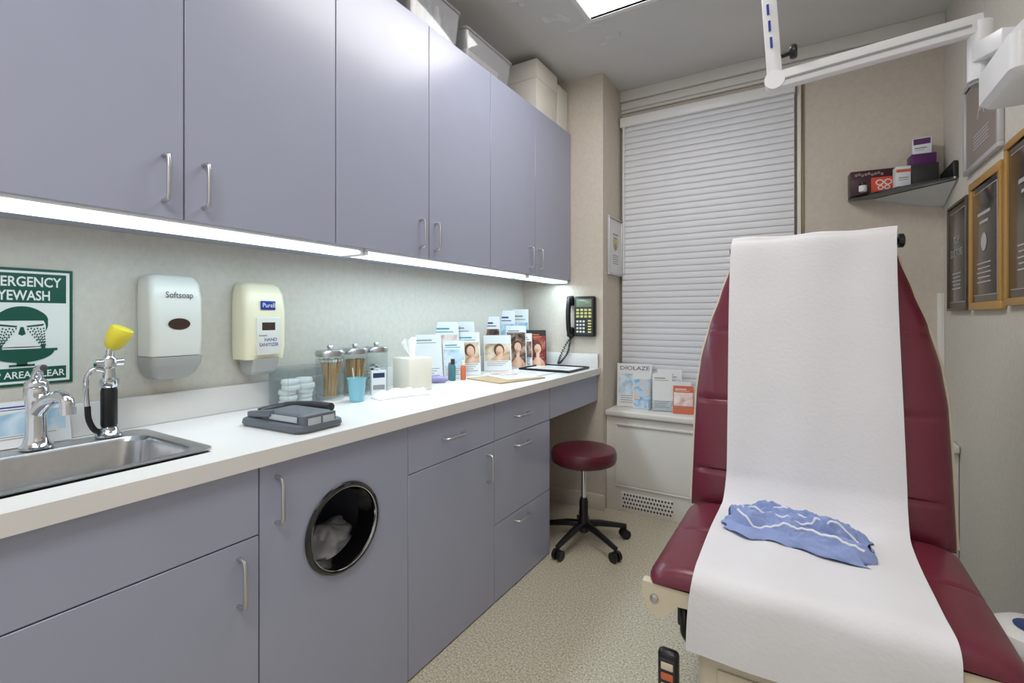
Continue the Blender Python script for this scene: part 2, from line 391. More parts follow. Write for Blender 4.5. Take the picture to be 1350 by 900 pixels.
# eyewash
t=T('eyewash_sprayer','handheld eyewash hose with black grip and yellow spray head','eyewash',(-1.60,.548,.918),0)
b=B(); b.lathe([(.03,0),(.03,.006),(.022,.014),(.020,.02),(.018,.024)],CHROME); t.part('base',b)
b=B(); b.lathe([(.016,.024),(.0185,.03),(.0185,.12),(.016,.13)],BLACK,seg=24); t.part('grip',b)
b=B(); b.lathe([(.018,.13),(.021,.135),(.021,.15),(.014,.156),(.012,.18),(.017,.185),(.017,.205),(.01,.215)],CHROME,seg=24)
b.tube([(0,0,.17),(-.005,-.03,.18),(-.005,-.045,.16),(-.005,-.047,.12),(-.002,-.045,.075)],.006,CHROME,10,smooth=6)
b.tube([(0,0,.19),(.004,.0,.22),(.008,.004,.25)],.009,CHROME,12,smooth=5)
b.cyl((0,-.03,.195),(0,.03,.195),.011,CHROME); t.part('valve',b)
b=B(); b.tube([(-.002,-.045,.085),(-.0,-.043,.05),(.0,-.03,.02),(0,-.01,.012)],.007,BLACK,10,smooth=6); t.part('hose',b)
YEL=mat('yellow_plastic',(222,204,56),.4,var=.02)
M=Matrix.Translation((.008,.004,.238))@Matrix.Rotation(R(18),4,'Y')@Matrix.Rotation(R(-20),4,'X')
b=B(M); b.lathe([(.012,-.006),(.018,.0),(.022,.010),(.026,.026),(.028,.046),(.026,.054),(.020,.057),(.0,.058)],YEL,seg=28); t.part('spray_head',b,'yellow spray head')

# sign
t=T('safety_sign','green and white emergency eyewash wall sign','sign',(WX+.001,.404,1.06),90)
t.part('plate',B().box(-.10,.10,-.003,0,0,.30,GREEN,.0008,1))
b=B(); SW=mat('sign_white',(232,236,232),.4,var=.01); y=-.0034
b.quad(-.093,.093,.007,.293,y,SW); b.quad(-.086,.086,.212,.287,y-.0002,GREEN); 
b.quad(-.086,.086,.013,.046,y-.0002,GREEN)
# bowed head: hair dome with side contour, closed eyes under the water jets
b.ell(0,.158,.050,.045,y-.0003,GREEN,40); b.ell(0,.148,.0455,.041,y-.0005,SW,40)
b.poly([(-.052,.112),(-.02,.098),(.02,.098),(.052,.112),(.052,.100),(-.052,.100)],y-.0006,SW)
b.ell(0,.166,.050,.034,y-.0007,GREEN,24,0,180)
b.poly([(-.042,.158),(-.008,.153),(-.010,.149),(-.040,.153)],y-.0009,GREEN); b.poly([(.042,.158),(.040,.153),(.010,.149),(.008,.153)],y-.0009,GREEN)
b.poly([(-.003,.150),(.003,.150),(.007,.132),(0,.128),(-.007,.132)],y-.0009,GREEN)
for sx in(-1,1):
    for i in range(6):
        for j in range(7):
            k=j/6
            b.ell(sx*(.040-.014*k)+(i-2.5)*(.0016+.0044*k),.102+.042*k+(i%2)*.002,.0016,.0024,y-.0014,GREEN,8)
    b.quad(sx*.040-.004,sx*.040+.004,.094,.102,y-.0015,GREEN)
b.ell(0,.090,.062,.030,y-.0016,GREEN,30,180,360); b.quad(-.068,.068,.088,.094,y-.0018,GREEN); b.quad(-.010,.010,.052,.064,y-.0018,GREEN); b.quad(-.024,.024,.050,.055,y-.0018,GREEN)
b.text('EMERGENCY',-.073,.254,.035,SW,y-.0006,w=.148,bold=.02); b.text('EYEWASH',-.056,.219,.035,SW,y-.0006,w=.108,bold=.02)
b.text('KEEP AREA CLEAR',-.082,.0205,.024,SW,y-.0006,w=.164,bold=.015)
t.part('printed_face',b)

# soap dispenser
SB=mat('dispenser_white',(218,216,208),.35,var=.01)
t=T('soap_dispenser','white wall-mounted soap dispenser with grey push bar','soap dispenser',(WX+.001,.719,1.05),90)
b=B(); b.loft([rrect(0,-.050,.069,.050,.018,.07),rrect(0,-.054,.07,.054,.02,.12),rrect(0,-.052,.071,.052,.02,.24),rrect(0,-.047,.070,.047,.02,.285),rrect(0,-.040,.064,.040,.018,.305),rrect(0,-.036,.055,.034,.016,.312)],SB)
t.part('cover',b)
b=B(); b.loft([rrect(0,-.035,.045,.034,.012,0),rrect(0,-.045,.06,.044,.014,.018),rrect(0,-.052,.0675,.052,.014,.045),rrect(0,-.054,.0685,.054,.012,.068)],mat('dispenser_grey',(168,168,166),.4))
t.part('push_bar',b,'grey push bar')
b=B(); b.ell(0,.165,.03,.017,-.1085,mat('amber_window',(62,42,34),.15)); t.part('level_window',b,'dark oval level window')
b=B(); b.text('Softsoap',-.036,.243,.025,BLACK,-.1062,w=.074); t.part('lettering',b)
# sanitizer
t=T('sanitizer_dispenser','cream wall-mounted hand sanitizer dispenser with window','sanitizer dispenser',(WX+.001,.997,1.035),90)
b=B(); b.loft([rrect(0,-.050,.070,.050,.02,.055),rrect(0,-.054,.074,.054,.024,.10),rrect(0,-.054,.075,.054,.026,.22),rrect(0,-.050,.074,.050,.028,.28),rrect(0,-.042,.068,.042,.028,.308),rrect(0,-.035,.055,.034,.025,.32)],CREAM)
t.part('cover',b)
b=B(); b.loft([rrect(0,-.04,.035,.034,.012,0),rrect(0,-.05,.045,.044,.014,.012),rrect(0,-.056,.047,.054,.014,.058)],mat('dispenser_grey',(168,168,166),.4)); t.part('push_bar',b,'grey push bar')
b=B(); b.box(-.042,.045,-.1125,-.106,.07,.20,SB,.003); b.quad(-.024,.024,.155,.182,-.1128,mat('amber_window',(62,42,34),.15)); t.part('front_plate',b)
b=B(); BLU=mat('label_blue',(28,52,140),.4); b.box(-.026,.026,-.1115,-.106,.226,.256,BLU,.001); b.text('Purell',-.022,.234,.022,SW,-.1119,w=.044)
b.text('Instant',-.035,.134,.011,BLU,-.1129); b.text('HAND',-.016,.117,.016,BLU,-.1129,bold=.01); b.text('SANITIZER',-.034,.100,.016,BLU,-.1129,w=.070,bold=.01); t.part('lettering',b)

# ---------------------------------------------------------------- leaflets
def C(n,rgb,ro=.35): return mat(n,rgb,ro,var=.02)
SKIN=photo('print_skin',[(190,140,112),(226,184,158),(236,204,184)],14); HAIR=C('print_brown',(90,62,46)); TEAL=C('print_teal',(70,150,160)); LBL=photo('print_light_blue',[(150,185,210),(190,212,228),(222,230,236)]); RED=C('print_red',(140,46,44)); ORG=C('print_orange',(206,104,70)); GRYT=C('print_grey',(140,143,148)); NAVY=C('print_navy',(32,44,84)); PNK=photo('print_pink',[(205,165,160),(230,205,200),(240,228,222)]); TAN=photo('print_tan',[(150,118,92),(206,180,150),(228,214,196)]); BLKP=C('print_black',(44,42,44)); DKP=photo('print_dark_photo',[(40,32,32),(110,84,74),(190,160,140)],22)
PL=C('print_paper',(228,228,228))
def leaflet(loc,rot,w,h,label,base=PL,head=None,title=None,tcol=GRYT,pic=None,face=False,lines=4,lean=8,thick=.003,name='leaflet',group=None,tpos=.86,bar=None,full=False):
    b=B(); b.box(-w/2,w/2,-thick,0,0,h,base); y=-thick-.0004
    if head: b.quad(-w/2,w/2,h*.8,h,y,head)
    z0,z1=(h*.02,h*.84) if full else (h*.28,h*.76)
    if pic:
        b.quad(-w*.46,w*.46,z0,z1,y,pic)
        if face:
            fw=min(w*.2,(z1-z0)*.26); fh=fw*1.3; zc=z0+(z1-z0)*.58; xc=w*.07
            b.poly([(-w*.30,z0),(w*.44,z0),(w*.34,z0+(z1-z0)*.18),(xc+fw*.5,z0+(z1-z0)*.28),(xc-fw*.5,z0+(z1-z0)*.28),(-w*.22,z0+(z1-z0)*.16)],y-.0002,SKIN)
            b.ell(xc-fw*.12,zc+fh*.16,fw*1.22,fh*1.08,y-.0003,HAIR); b.poly([(xc-fw*.45,zc),(xc+fw*.45,zc),(xc+fw*.4,z0+(z1-z0)*.2),(xc-fw*.4,z0+(z1-z0)*.2)],y-.00045,SKIN); b.ell(xc,zc-fh*.06,fw*.86,fh*.92,y-.0006,SKIN)
    if title: b.text(title,-w*.43,h*tpos,h*.125,tcol,y-.0008,w=w*.84)
    if bar: b.quad(-w*.4,w*.15,h*.86,h*.89,y,bar); b.quad(-w*.4,w*.3,h*.81,h*.825,y-.0001,bar)
    for i in range(lines):
        zz=h*(.24-.05*i)
        if zz>0: b.quad(-w*.4,w*(.38-.1*((i*7)%3)),zz,zz+h*.014,y-.0001,GRYT)
    return T(name,label,'brochure',loc,(R(-lean),0,R(rot)),b=b,group=group)
def holder(loc,rot,w,h,label='clear acrylic brochure holder'):
    b=B(); k=.002; b.box(-w/2-.004,w/2+.004,.018,.018+k,0,h,ACRYL); b.box(-w/2-.004,w/2+.004,-.02,.02,0,k,ACRYL); b.box(-w/2-.004,w/2+.004,-.02,-.02+k,k,h*.35,ACRYL)
    for x in(-w/2-.006,w/2+.004): b.box(x,x+k,-.02,.02,0,h*.35,ACRYL)
    T('brochure_holder',label,'brochure holder',loc,(R(-8),0,R(rot)),b=b)
G='brochures displayed on the worktop'
leaflet((-1.672,.37,CT+.001),88,.24,.115,'blue and white instruction sheet propped against backsplash',bar=BLU,pic=LBL,lines=2,lean=14,name='instruction_sheet')
leaflet((-1.655,1.90,CT+.001),62,.15,.235,'white brochure with grey print in clear stand',bar=GRYT,pic=None,lines=5,group=G)
leaflet((-1.655,2.045,CT+.001),58,.15,.30,'tall white brochure with teal heading on the worktop',bar=TEAL,pic=PNK,lines=4,group=G)
leaflet((-1.60,2.04,CT+.001),56,.12,.20,'short white brochure with teal picture',bar=TEAL,pic=LBL,lines=4,group=G)
leaflet((-1.675,2.20,CT+.001),62,.19,.30,'pale brochure with a portrait standing against the wall',bar=GRYT,pic=PNK,face=True,group=G)
leaflet((-1.61,2.185,CT+.001),52,.13,.24,'white brochure with teal band and portrait',bar=TEAL,pic=TAN,face=True,group=G)
leaflet((-1.60,2.46,CT+.001),45,.17,.215,'white counter card with a portrait and warm tones',pic=TAN,face=True,lines=3,group=G)
leaflet((-1.672,2.50,CT+.001),52,.13,.33,'tall grey and white brochure against the wall',bar=NAVY,pic=DKP,lines=4,group=G)
leaflet((-1.662,2.66,CT+.001),42,.12,.37,'white and blue brochure in tall rack',bar=BLU,pic=LBL,lines=4,group=G)
leaflet((-1.64,2.80,CT+.001),35,.11,.38,'pale brochure with portrait in tall rack',bar=GRYT,pic=LBL,face=True,group=G)
leaflet((-1.585,2.655,CT+.001),40,.13,.27,'magazine with a dark portrait cover',base=PL,pic=DKP,face=True,lines=1,group=G,full=True,bar=GRYT)
leaflet((-1.555,2.715,CT+.001),38,.09,.22,'narrow grey brochure with printed text',bar=DARK,pic=DKP,lines=4,group=G)
leaflet((-1.515,2.79,CT+.001),35,.13,.24,'dark red brochure with a portrait cover',base=BLKP,pic=photo('print_dark_red_photo',[(60,22,24),(130,50,46),(180,110,96)],18),face=True,lines=1,group=G,full=True,bar=ORG)
holder((-1.60,2.685,CT),40,.15,.25); holder((-1.66,2.07,CT),58,.16,.28)
# sill brochures
Z=.642
leaflet((-.985,3.17,Z),14,.225,.285,'white and blue treatment brochure on the window sill',title='DIOLAZE',tcol=NAVY,pic=LBL,lines=4,tpos=.85)
leaflet((-.925,3.13,Z),14,.11,.225,'brochure with a reclining figure photo',pic=photo('print_blue_skin',[(120,170,215),(190,215,235),(228,196,176)],22),lines=1,full=True)
leaflet((-.79,3.12,Z),12,.12,.235,'white brochure with grey print in holder',pic=None,lines=4,bar=GRYT)
leaflet((-.755,3.16,Z),12,.15,.26,'pale grey brochure on the window sill',pic=LBL,lines=3,bar=GRYT)
leaflet((-.655,3.09,Z),10,.12,.17,'orange and white brochure on the window sill',base=ORG,bar=PL,pic=PNK,lines=2)
leaflet((-.69,3.14,Z),10,.14,.19,'pale brochure behind the orange one',pic=LBL,lines=2)
holder((-.79,3.11,Z-.001),12,.15,.20)

# ---------------------------------------------------------------- counter items
t=T('instrument_case','grey plastic hinged instrument case with clear window','case',(-1.33,.905,CT),3)
GC=mat('case_grey',(92,98,106),.4,var=.03); CWN=mat('case_window',(170,176,180),.15)
b=B(); b.loft([rrect(0,0,.135,.078,.03,0),rrect(0,0,.14,.082,.03,.008),rrect(0,0,.138,.08,.03,.02),rrect(0,0,.13,.074,.03,.024)],GC); t.part('base',b)
b=B(); b.loft([rrect(.04,-.01,.09,.055,.012,.0245),rrect(.04,-.01,.088,.053,.012,.045),rrect(.042,-.01,.08,.048,.01,.05)],GC)
b.tube([(-.125,-.02,.03),(-.12,.03,.034),(-.09,.06,.04),(.0,.07,.048),(.09,.068,.05)],.013,DARK,10,smooth=5)
b.beam((-.12,-.055,.03),(.0,-.066,.046),.02,.02,GC,.005); t.part('lid',b)
b=B(); b.box(.122,.134,-.062,.048,.006,.048,GC,.004); b.box(.1345,.1365,-.052,-.008,.014,.040,CWN,.001); b.box(.1345,.1365,-.002,.040,.014,.040,CWN,.001); t.part('window_panel',b)
b=B(); b.box(-.01,.11,-.0695,-.0665,.028,.044,CWN,.001); t.part('label_window',b)
t=T('cotton_box','clear acrylic box holding cotton pads','box',(-1.615,1.118,CT),92)
b=B(); 
for a in((-.075,.075,-.055,-.052),(-.075,.075,.052,.055),(-.075,-.072,-.052,.052),(.072,.075,-.052,.052)): b.box(a[0],a[1],a[2],a[3],0,.135,ACRYL)
b.box(-.072,.072,-.052,.052,0,.003,ACRYL); t.part('body',b); t.part('lid',B().box(-.078,.078,-.058,.058,.136,.142,ACRYL,.001))
COT=mat('cotton',(240,240,238),.95,bump=.6,bscale=50)
for i in range(10):
    b=B(); b.lathe([(.0,0),(.028,.0),(.031,.006),(.031,.012),(.028,.018),(0,.018)],COT,seg=20)
    c=i//2; T('cotton_pad','round white cotton pad in the acrylic box','cotton pad',(-1.613+random.uniform(-.012,.012),1.085+.066*(i%2),CT+.004+c*.019),b=b,group='cotton pads in the acrylic box')
def jar(x,y,r,h,label):
    t=T('glass_jar',label,'jar',(x,y,CT),0,group='glass supply jars with steel lids')
    t.part('body',B().lathe([(r*.95,0),(r,.006),(r,h-.012),(r*.94,h)],GLASS,seg=36,cap=False))
    t.part('lid',B().lathe([(r*1.02,h+.001),(r*1.03,h+.016),(r*.95,h+.024),(.012,h+.026),(.008,h+.03),(.013,h+.037),(.01,h+.043),(0,h+.044)],STEEL,seg=36),'brushed steel lid')
jar(-1.62,1.268,.054,.17,'glass jar of wooden swab sticks with steel lid')
jar(-1.63,1.40,.052,.17,'glass jar of wooden tongue depressors with steel lid')
jar(-1.632,1.52,.050,.17,'glass jar of small gauze packets with steel lid')
b=B()
for i in range(34):
    a=random.uniform(0,6.28); r=random.uniform(0,.028); a2=a+random.uniform(-.8,.8); r2=random.uniform(.02,.045)
    p0=(r*math.cos(a),r*math.sin(a),.003); p1=(r2*math.cos(a2),r2*math.sin(a2),.145); b.cyl(p0,p1,.0016,WOOD,seg=6); b.sphere(p1,.0035,COT,(1,1,2),8)
T('cotton_swab','wooden cotton swabs standing in the jar','cotton swab',(-1.62,1.268,CT+.008),b=b,kind='stuff')
b=B()
for i in range(22):
    a=random.uniform(0,6.28); r=random.uniform(0,.025); a2=a+random.uniform(-.5,.5); r2=r+.012
    b.beam((r*math.cos(a),r*math.sin(a),.003),(r2*math.cos(a2),r2*math.sin(a2),.14),.016,.0018,WOOD,0)
T('tongue_depressor','flat wooden tongue depressors packed in the jar','tongue depressor',(-1.63,1.40,CT+.008),b=b,kind='stuff')
b=B()
for i in range(26):
    a=random.uniform(0,6.28); r=random.uniform(0,.03); z=.01+i*.004; o=b.M; b.M=Matrix.Translation((r*math.cos(a),r*math.sin(a),z))@Matrix.Rotation(random.uniform(0,3),4,'Z')@Matrix.Rotation(random.uniform(-.6,.6),4,'X'); b.box(-.014,.014,-.01,.01,-.002,.002,random.choice([PAPER,LBL,PAPER,DARK]),.001); b.M=o
T('gauze_packet','small gauze packets piled in the jar','gauze packet',(-1.632,1.52,CT+.008),b=b,kind='stuff')
b=B(); CUP=mat('blue_plastic_cup',(130,190,208),.35); b.lathe([(.024,0),(.026,.002),(.035,.088),(.0365,.09),(.034,.09),(.024,.004),(0,.003)],CUP,seg=32,cap=False)
T('plastic_cup','small light blue plastic cup on the worktop','cup',(-1.488,1.287,CT),b=b)
b=B(); b.cyl((0,0,.006),(.012,-.03,.13),.002,WHITE,seg=8); b.cyl((.0,.01,.006),(-.015,.03,.12),.0015,WOOD,seg=8)
T('stirring_stick','thin sticks standing in the blue cup','stick',(-1.488,1.287,CT+.001),b=b)
b=B(); b.box(-.03,.03,-.012,.012,0,.10,C('packet_white',(222,225,228))); b.quad(-.024,.024,.07,.09,-.0125,NAVY); b.quad(-.024,.024,.02,.04,-.0125,GRYT)
T('medicine_box','small white and navy carton by the jars','box',(-1.55,1.455,CT),60,b=b)
# tissue
t=T('tissue_box','cream cube tissue box with a tissue pulled up','tissue box',(-1.515,1.625,CT),80)
b=B(); b.box(-.062,.062,-.062,.062,0,.145,mat('tissue_carton',(226,221,207),.6),.004); t.part('carton',b)
b=B()
def tis(u,v):
    a=u*math.pi*2; r=(.010+.020*v*(1+.5*math.sin(3*a+1)))*(1 if v<.8 else .95); return (r*math.cos(a)*1.1-.012*v,r*math.sin(a)*.6+.01*v,.144+.075*v+.016*v*math.sin(2*a+.6))
b.grid(tis,36,10,PAPER); t.part('tissue',b,'white tissue')
def cloth(nm,label,cat,loc,rot,lx,ly,h,m,seed=0,nu=70,nv=40):
    def Hh(x,y):
        e=max(0,1-abs(x)**6)**.5*max(0,1-abs(y)**6)**.5
        n=noise.noise(Vector((x*1.6+seed,y*1.4,seed)))*.5+noise.noise(Vector((x*4+seed,y*3,1)))*.5
        return e*h*(.75+n)
    def P(u,v,top=True):
        x=math.sin((u-.5)*math.pi); y=math.sin((v-.5)*math.pi)
        wx=1+.12*noise.noise(Vector((y*2,seed,3))); wy=1+.35*noise.noise(Vector((x*2,seed,7)))
        return (x*lx*wx,y*ly*wy,(Hh(x,y) if top else 0)+.0)
    b=B(); b.grid(lambda u,v:P(u,v),nu,nv,m); b.grid(lambda u,v:P(u,v,False),nu,nv,m,True)
    return T(nm,label,cat,loc,rot,b=b)
cloth('paper_towel','crumpled white paper towel on the worktop','paper towel',(-1.43,1.47,CT),72,.12,.038,.026,PAPER,2)
b=B(); b.tube([(0,-.05,.016),(0,.0,.016),(0,.045,.014),(0,.06,.012)],[.014,.018,.014,.004],mat('lilac_plastic',(150,140,190),.4),16); b.box(-.017,.017,-.075,-.05,.002,.034,WHITE,.006)
T('cream_tube','lilac and white cream tube lying down','tube',(-1.57,1.85,CT+.002),-50,b=b)
def bottle(x,y,m,mc,h,r,label):
    t=T('product_bottle',label,'bottle',(x,y,CT),0); t.part('body',B().lathe([(r*.9,0),(r,.003),(r,h*.65),(r*.6,h*.75),(0,h*.75)],m,seg=24)); t.part('cap',B().lathe([(r*.7,h*.751),(r*.7,h),(0,h+.001)],mc,seg=20))
bottle(-1.555,1.965,C('bottle_teal',(60,116,122)),DARK,.11,.015,'teal bottle with dark cap by the brochures')
bottle(-1.53,2.02,ORG,CREAM,.10,.014,'orange bottle with cream cap by the brochures')
bottle(-1.585,1.985,C('bottle_grey',(110,118,120)),WHITE,.12,.013,'grey bottle with white cap by the brochures')
def sheet(loc,rot,w,l,m,label,nm='paper_sheet',pr=True,th=.003):
    b=B(); b.box(-w/2,w/2,-l/2,l/2,0,th,m)
    if pr:
        for i in range(7): b.add([(-w*.38,l*(.38-.1*i),th+.0003),(w*(.1+.04*(i*5%7)),l*(.38-.1*i),th+.0003),(w*(.1+.04*(i*5%7)),l*(.365-.1*i),th+.0003),(-w*.38,l*(.365-.1*i),th+.0003)],[[0,3,2,1]],GRYT)
    T(nm,label,'paper',loc,rot,b=b)
sheet((-1.36,2.17,CT),75,.32,.26,C('folder_tan',(190,160,122)),'tan paper folder on the worktop','paper_folder',False,.006)
sheet((-1.35,2.22,CT+.0065),65,.20,.22,PL,'printed white sheet on the folder')
sheet((-1.40,2.44,CT),84,.22,.28,PL,'printed white sheet on the worktop')
sheet((-1.46,2.30,CT+.010),60,.10,.16,PNK,'small pink pamphlet on the sheets')
t=T('desk_tray','black wire-edged document tray with papers','tray',(-1.35,2.72,CT),90)
b=B(); b.box(-.15,.15,-.17,.17,0,.004,BLACK)
for a in((-.15,.15,-.17,-.165),(-.15,.15,.165,.17),(-.15,-.145,-.165,.165),(.145,.15,-.165,.165)): b.box(a[0],a[1],a[2],a[3],.004,.014,BLACK)
t.part('body',b); sheet((-1.35,2.72,CT+.0045),90,.26,.31,PL,'white paper lying in the black tray')

# phone
t=T('wall_telephone','black wall-mounted office telephone with handset','telephone',(-1.245,CY-.001,1.10),0)
b=B(); b.box(-.055,.085,-.045,0,.01,.27,BLACK,.012,3); b.box(-.05,.08,-.052,-.045,.02,.26,DARK,.004); t.part('body',b)
b=B(); SC=mat('phone_key_yellow',(204,198,120),.4); KW=mat('phone_key_white',(205,205,195),.4)
b.box(-.035,.07,-.056,-.052,.20,.25,mat('phone_display',(120,132,110),.2),.002)
for i in range(3):
    for j in range(4): b.box(-.035+i*.022,-.02+i*.022,-.057,-.052,.035+j*.022,.048+j*.022,KW,.002)
for i in range(4):
    for j in range(3): b.box(-.035+i*.028,-.015+i*.028,-.057,-.052,.132+j*.021,.146+j*.021,SC,.002)
for j in range(5): b.box(.045,.068,-.057,-.052,.035+j*.018,.045+j*.018,SC,.002)
t.part('keypad',b,'yellow and white keys')
b=B(); b.tube([(-.085,-.035,.02),(-.085,-.06,.05),(-.085,-.07,.14),(-.085,-.06,.23),(-.085,-.035,.26)],.016,BLACK,14,smooth=6); b.box(-.108,-.062,-.052,-.012,.21,.275,BLACK,.012,3); b.box(-.108,-.062,-.052,-.012,.005,.07,BLACK,.012,3); t.part('handset',b)
pts=[]; 
base_pts=catmull([Vector(p) for p in((-.085,-.035,.005),(-.088,-.04,-.04),(-.10,-.05,-.10),(-.13,-.07,-.15),(-.16,-.06,-.17),(-.15,-.05,-.12),(-.11,-.03,-.03),(-.06,-.02,.02))],30)
for i,p in enumerate(base_pts): a=i*1.1; pts.append(p+Vector((math.cos(a),math.sin(a),0))*.007)
t.part('cord',B().tube(pts,.0028,BLACK,6),'coiled black cord')

def frame(nm,label,loc,rot,w,h,fm,matm,fw=.015,plate=None,inset=.03,text=None,tc=None,seal=None,d=.018):
    t=T(nm,label,'picture frame' if nm=='framed_certificate' else 'plaque',loc,rot)
    b=B(); 
    for a in((-w/2,w/2,0,fw),(-w/2,w/2,h-fw,h),(-w/2,-w/2+fw,fw,h-fw),(w/2-fw,w/2,fw,h-fw)): b.box(a[0],a[1],-d,-.0005,a[2],a[3],fm,.002)
    t.part('frame',b)
    b=B(); b.box(-w/2+fw,w/2-fw,-d*.6,-.0005,fw,h-fw,matm)
    y=-d*.6-.0004
    if plate: b.box(-w/2+fw+inset-.004,w/2-fw-inset+.004,y-.001,y,fw+inset-.004,h-fw-inset+.004,SPL,.0005); b.box(-w/2+fw+inset,w/2-fw-inset,y-.003,y,fw+inset,h-fw-inset,plate,.001); y-=.0036
    t.part('panel',b)
    b=B()
    if seal: b.ell(0,h*.55,w*.18,w*.18,y-.0004,seal)
    if text:
        for i,(s_,zz,sz,ww) in enumerate(text): b.text(s_,-ww/2,zz*h,sz,tc,y-.0006,w=ww)
    else: b.quad(-w*.2,w*.2,h*.70,h*.725,y-.0005,tc); b.quad(-w*.14,w*.14,h*.64,h*.66,y-.0005,tc); b.ell(0,h*.50,w*.09,w*.09,y-.0005,tc,20)
    for i in range(5): b.quad(-w*.22+.01*(i%2),w*.22-.01*(i%2),h*(.34-.035*i),h*(.34-.035*i)+.005,y-.0005,tc or GRYT)
    t.part('lettering',b)
SILV=mat('silver_frame',(195,195,197),.35,.3); GOLD=mat('gold_frame',(196,152,84),.35,.3); DWD=mat('dark_wood',(84,70,58),.35,var=.2,vscale=15)
BPL=mat('black_plate',(30,32,38),.2,coat=.5); TAUPE=mat('taupe_panel',(146,134,128),.5); SPL=mat('silver_plate',(196,196,200),.35,.2)
frame('framed_certificate','white matted certificate with gold seal in slim silver frame',(PX+.001,3.15,1.515),90,.26,.385,SILV,PL,.012,seal=mat('gold_seal',(196,186,120),.4),tc=GRYT)
frame('wall_plaque','silver-framed taupe award plaque on the wall',(RX-.001,2.63,1.85),-90,.46,.38,SILV,TAUPE,.02,text=[('A',.5,.12,.10)],tc=SPL)
frame('wall_plaque','dark wood award plaque with black plate',(RX-.001,2.985,1.265),-90,.34,.50,DWD,DWD,.012,BPL,.03,text=[('TOP',.62,.05,.10),('DOCTORS',.5,.05,.2)],tc=SPL)
frame('wall_plaque','gold-edged award plaque with black plate',(RX-.001,2.575,1.265),-90,.40,.53,GOLD,BPL,.03,BPL,.03,tc=SPL)
frame('wall_plaque','large gold-edged award plaque with black plate',(RX-.001,2.12,1.275),-90,.44,.56,GOLD,BPL,.025,BPL,.03,tc=SPL)

# corner shelf
t=T('corner_shelf','dark glass corner shelf with white bracket','shelf',(RX-.001,FY-.001,1.885),0)
SG=mat('smoked_glass',(38,42,44),.1,coat=.6)
def shp(k,z):
    P=[(0,0,z),(-.41*k,0,z),(-.41*k,-.05*k,z)]
    for i in range(1,9):
        a=i/9; P.append((-.41*(1-a)*k,(-.05-.25*a-.03*math.sin(math.pi*a))*k,z))
    P+=[(-.02*k,-.30*k,z),(0,-.30*k,z)]; return P[::-1]
t.part('glass',B().loft([shp(1,0),shp(1,.010)],SG))
b=B(); 
b.loft([[(-.002,-.27,-.002),(-.002,-.002,-.002),(-.30,-.002,-.002)][::-1],[(-.002,-.05,-.07),(-.002,-.002,-.075),(-.05,-.002,-.07)][::-1]],mat('frosted_bracket',(206,210,212),.2),True,True); t.part('bracket',b,'pale moulded bracket')
b=B(); b.box(-.02,-.002,-.30,-.03,.0105,.085,BLACK,.004); t.part('end_guard',b)
SZ=1.896
t=T('product_box','black and burgundy carton with orange butterfly','box',(.305,FY-.085,SZ),6)
t.part('carton',B().box(-.115,.115,-.04,.04,0,.12,C('burgundy_card',(60,22,34)),.001))
OR2=C('print_orange_red',(222,84,56))
b=B(); y=-.0408; b.quad(-.025,.085,.0,.078,y,OR2)
for sx in(-1,1): b.ell(.03+sx*.018,.05,.018,.016,y-.0003,PL,16); b.ell(.03+sx*.014,.023,.013,.012,y-.0003,PL,16)
for sx in(-1,1): b.ell(.03+sx*.018,.05,.012,.010,y-.0006,OR2,16); b.ell(.03+sx*.014,.023,.008,.007,y-.0006,OR2,16)
for i in range(9): b.ell(-.09+i*.014,.098+.004*math.sin(i*2.1),.0055,.006,y-.0003,PNK,12); b.ell(-.09+i*.014,.098+.004*math.sin(i*2.1),.0035,.004,y-.0005,C('burgundy_card',(60,22,34)),12)
t.part('printed_face',b)
t=T('product_jar','small black jar with white label','jar',(.245,FY-.175,SZ),0); t.part('body',B().lathe([(.016,0),(.018,.003),(.018,.03),(0,.031)],WHITE,seg=24)); t.part('cap',B().lathe([(.018,.0315),(.018,.045),(0,.046)],BLACK,seg=24))
t=T('product_box','white carton with copper lid band','box',(.405,FY-.18,SZ),10)
t.part('carton',B().box(-.03,.03,-.025,.025,0,.10,C('packet_white',(222,225,228)),.001)); b=B(); b.quad(-.03,.03,.07,.085,-.0255,ORG); b.quad(-.02,.02,.04,.045,-.0255,GRYT); b.quad(-.02,.02,.03,.033,-.0255,GRYT); t.part('printed_face',b)
PUR=C('purple_card',(84,30,96))
T('product_box','black carton at the back of the corner shelf','box',(.50,FY-.07,SZ),0,b=B().box(-.06,.06,-.05,.05,0,.12,BLKP,.001))
T('product_box','purple carton stacked on a black carton','box',(.50,FY-.07,SZ+.121),6,b=B().box(-.05,.05,-.04,.04,0,.055,PUR,.001))
t=T('product_box','small white carton with purple print on top','box',(.50,FY-.07,SZ+.177),-4)
t.part('carton',B().box(-.038,.038,-.025,.025,0,.085,C('packet_white',(222,225,228)),.001)); b=B(); b.quad(-.034,.034,.05,.08,-.0255,PUR); b.quad(-.03,.02,.03,.034,-.0256,PUR); b.quad(-.03,.01,.02,.023,-.0256,GRYT); t.part('printed_face',b)

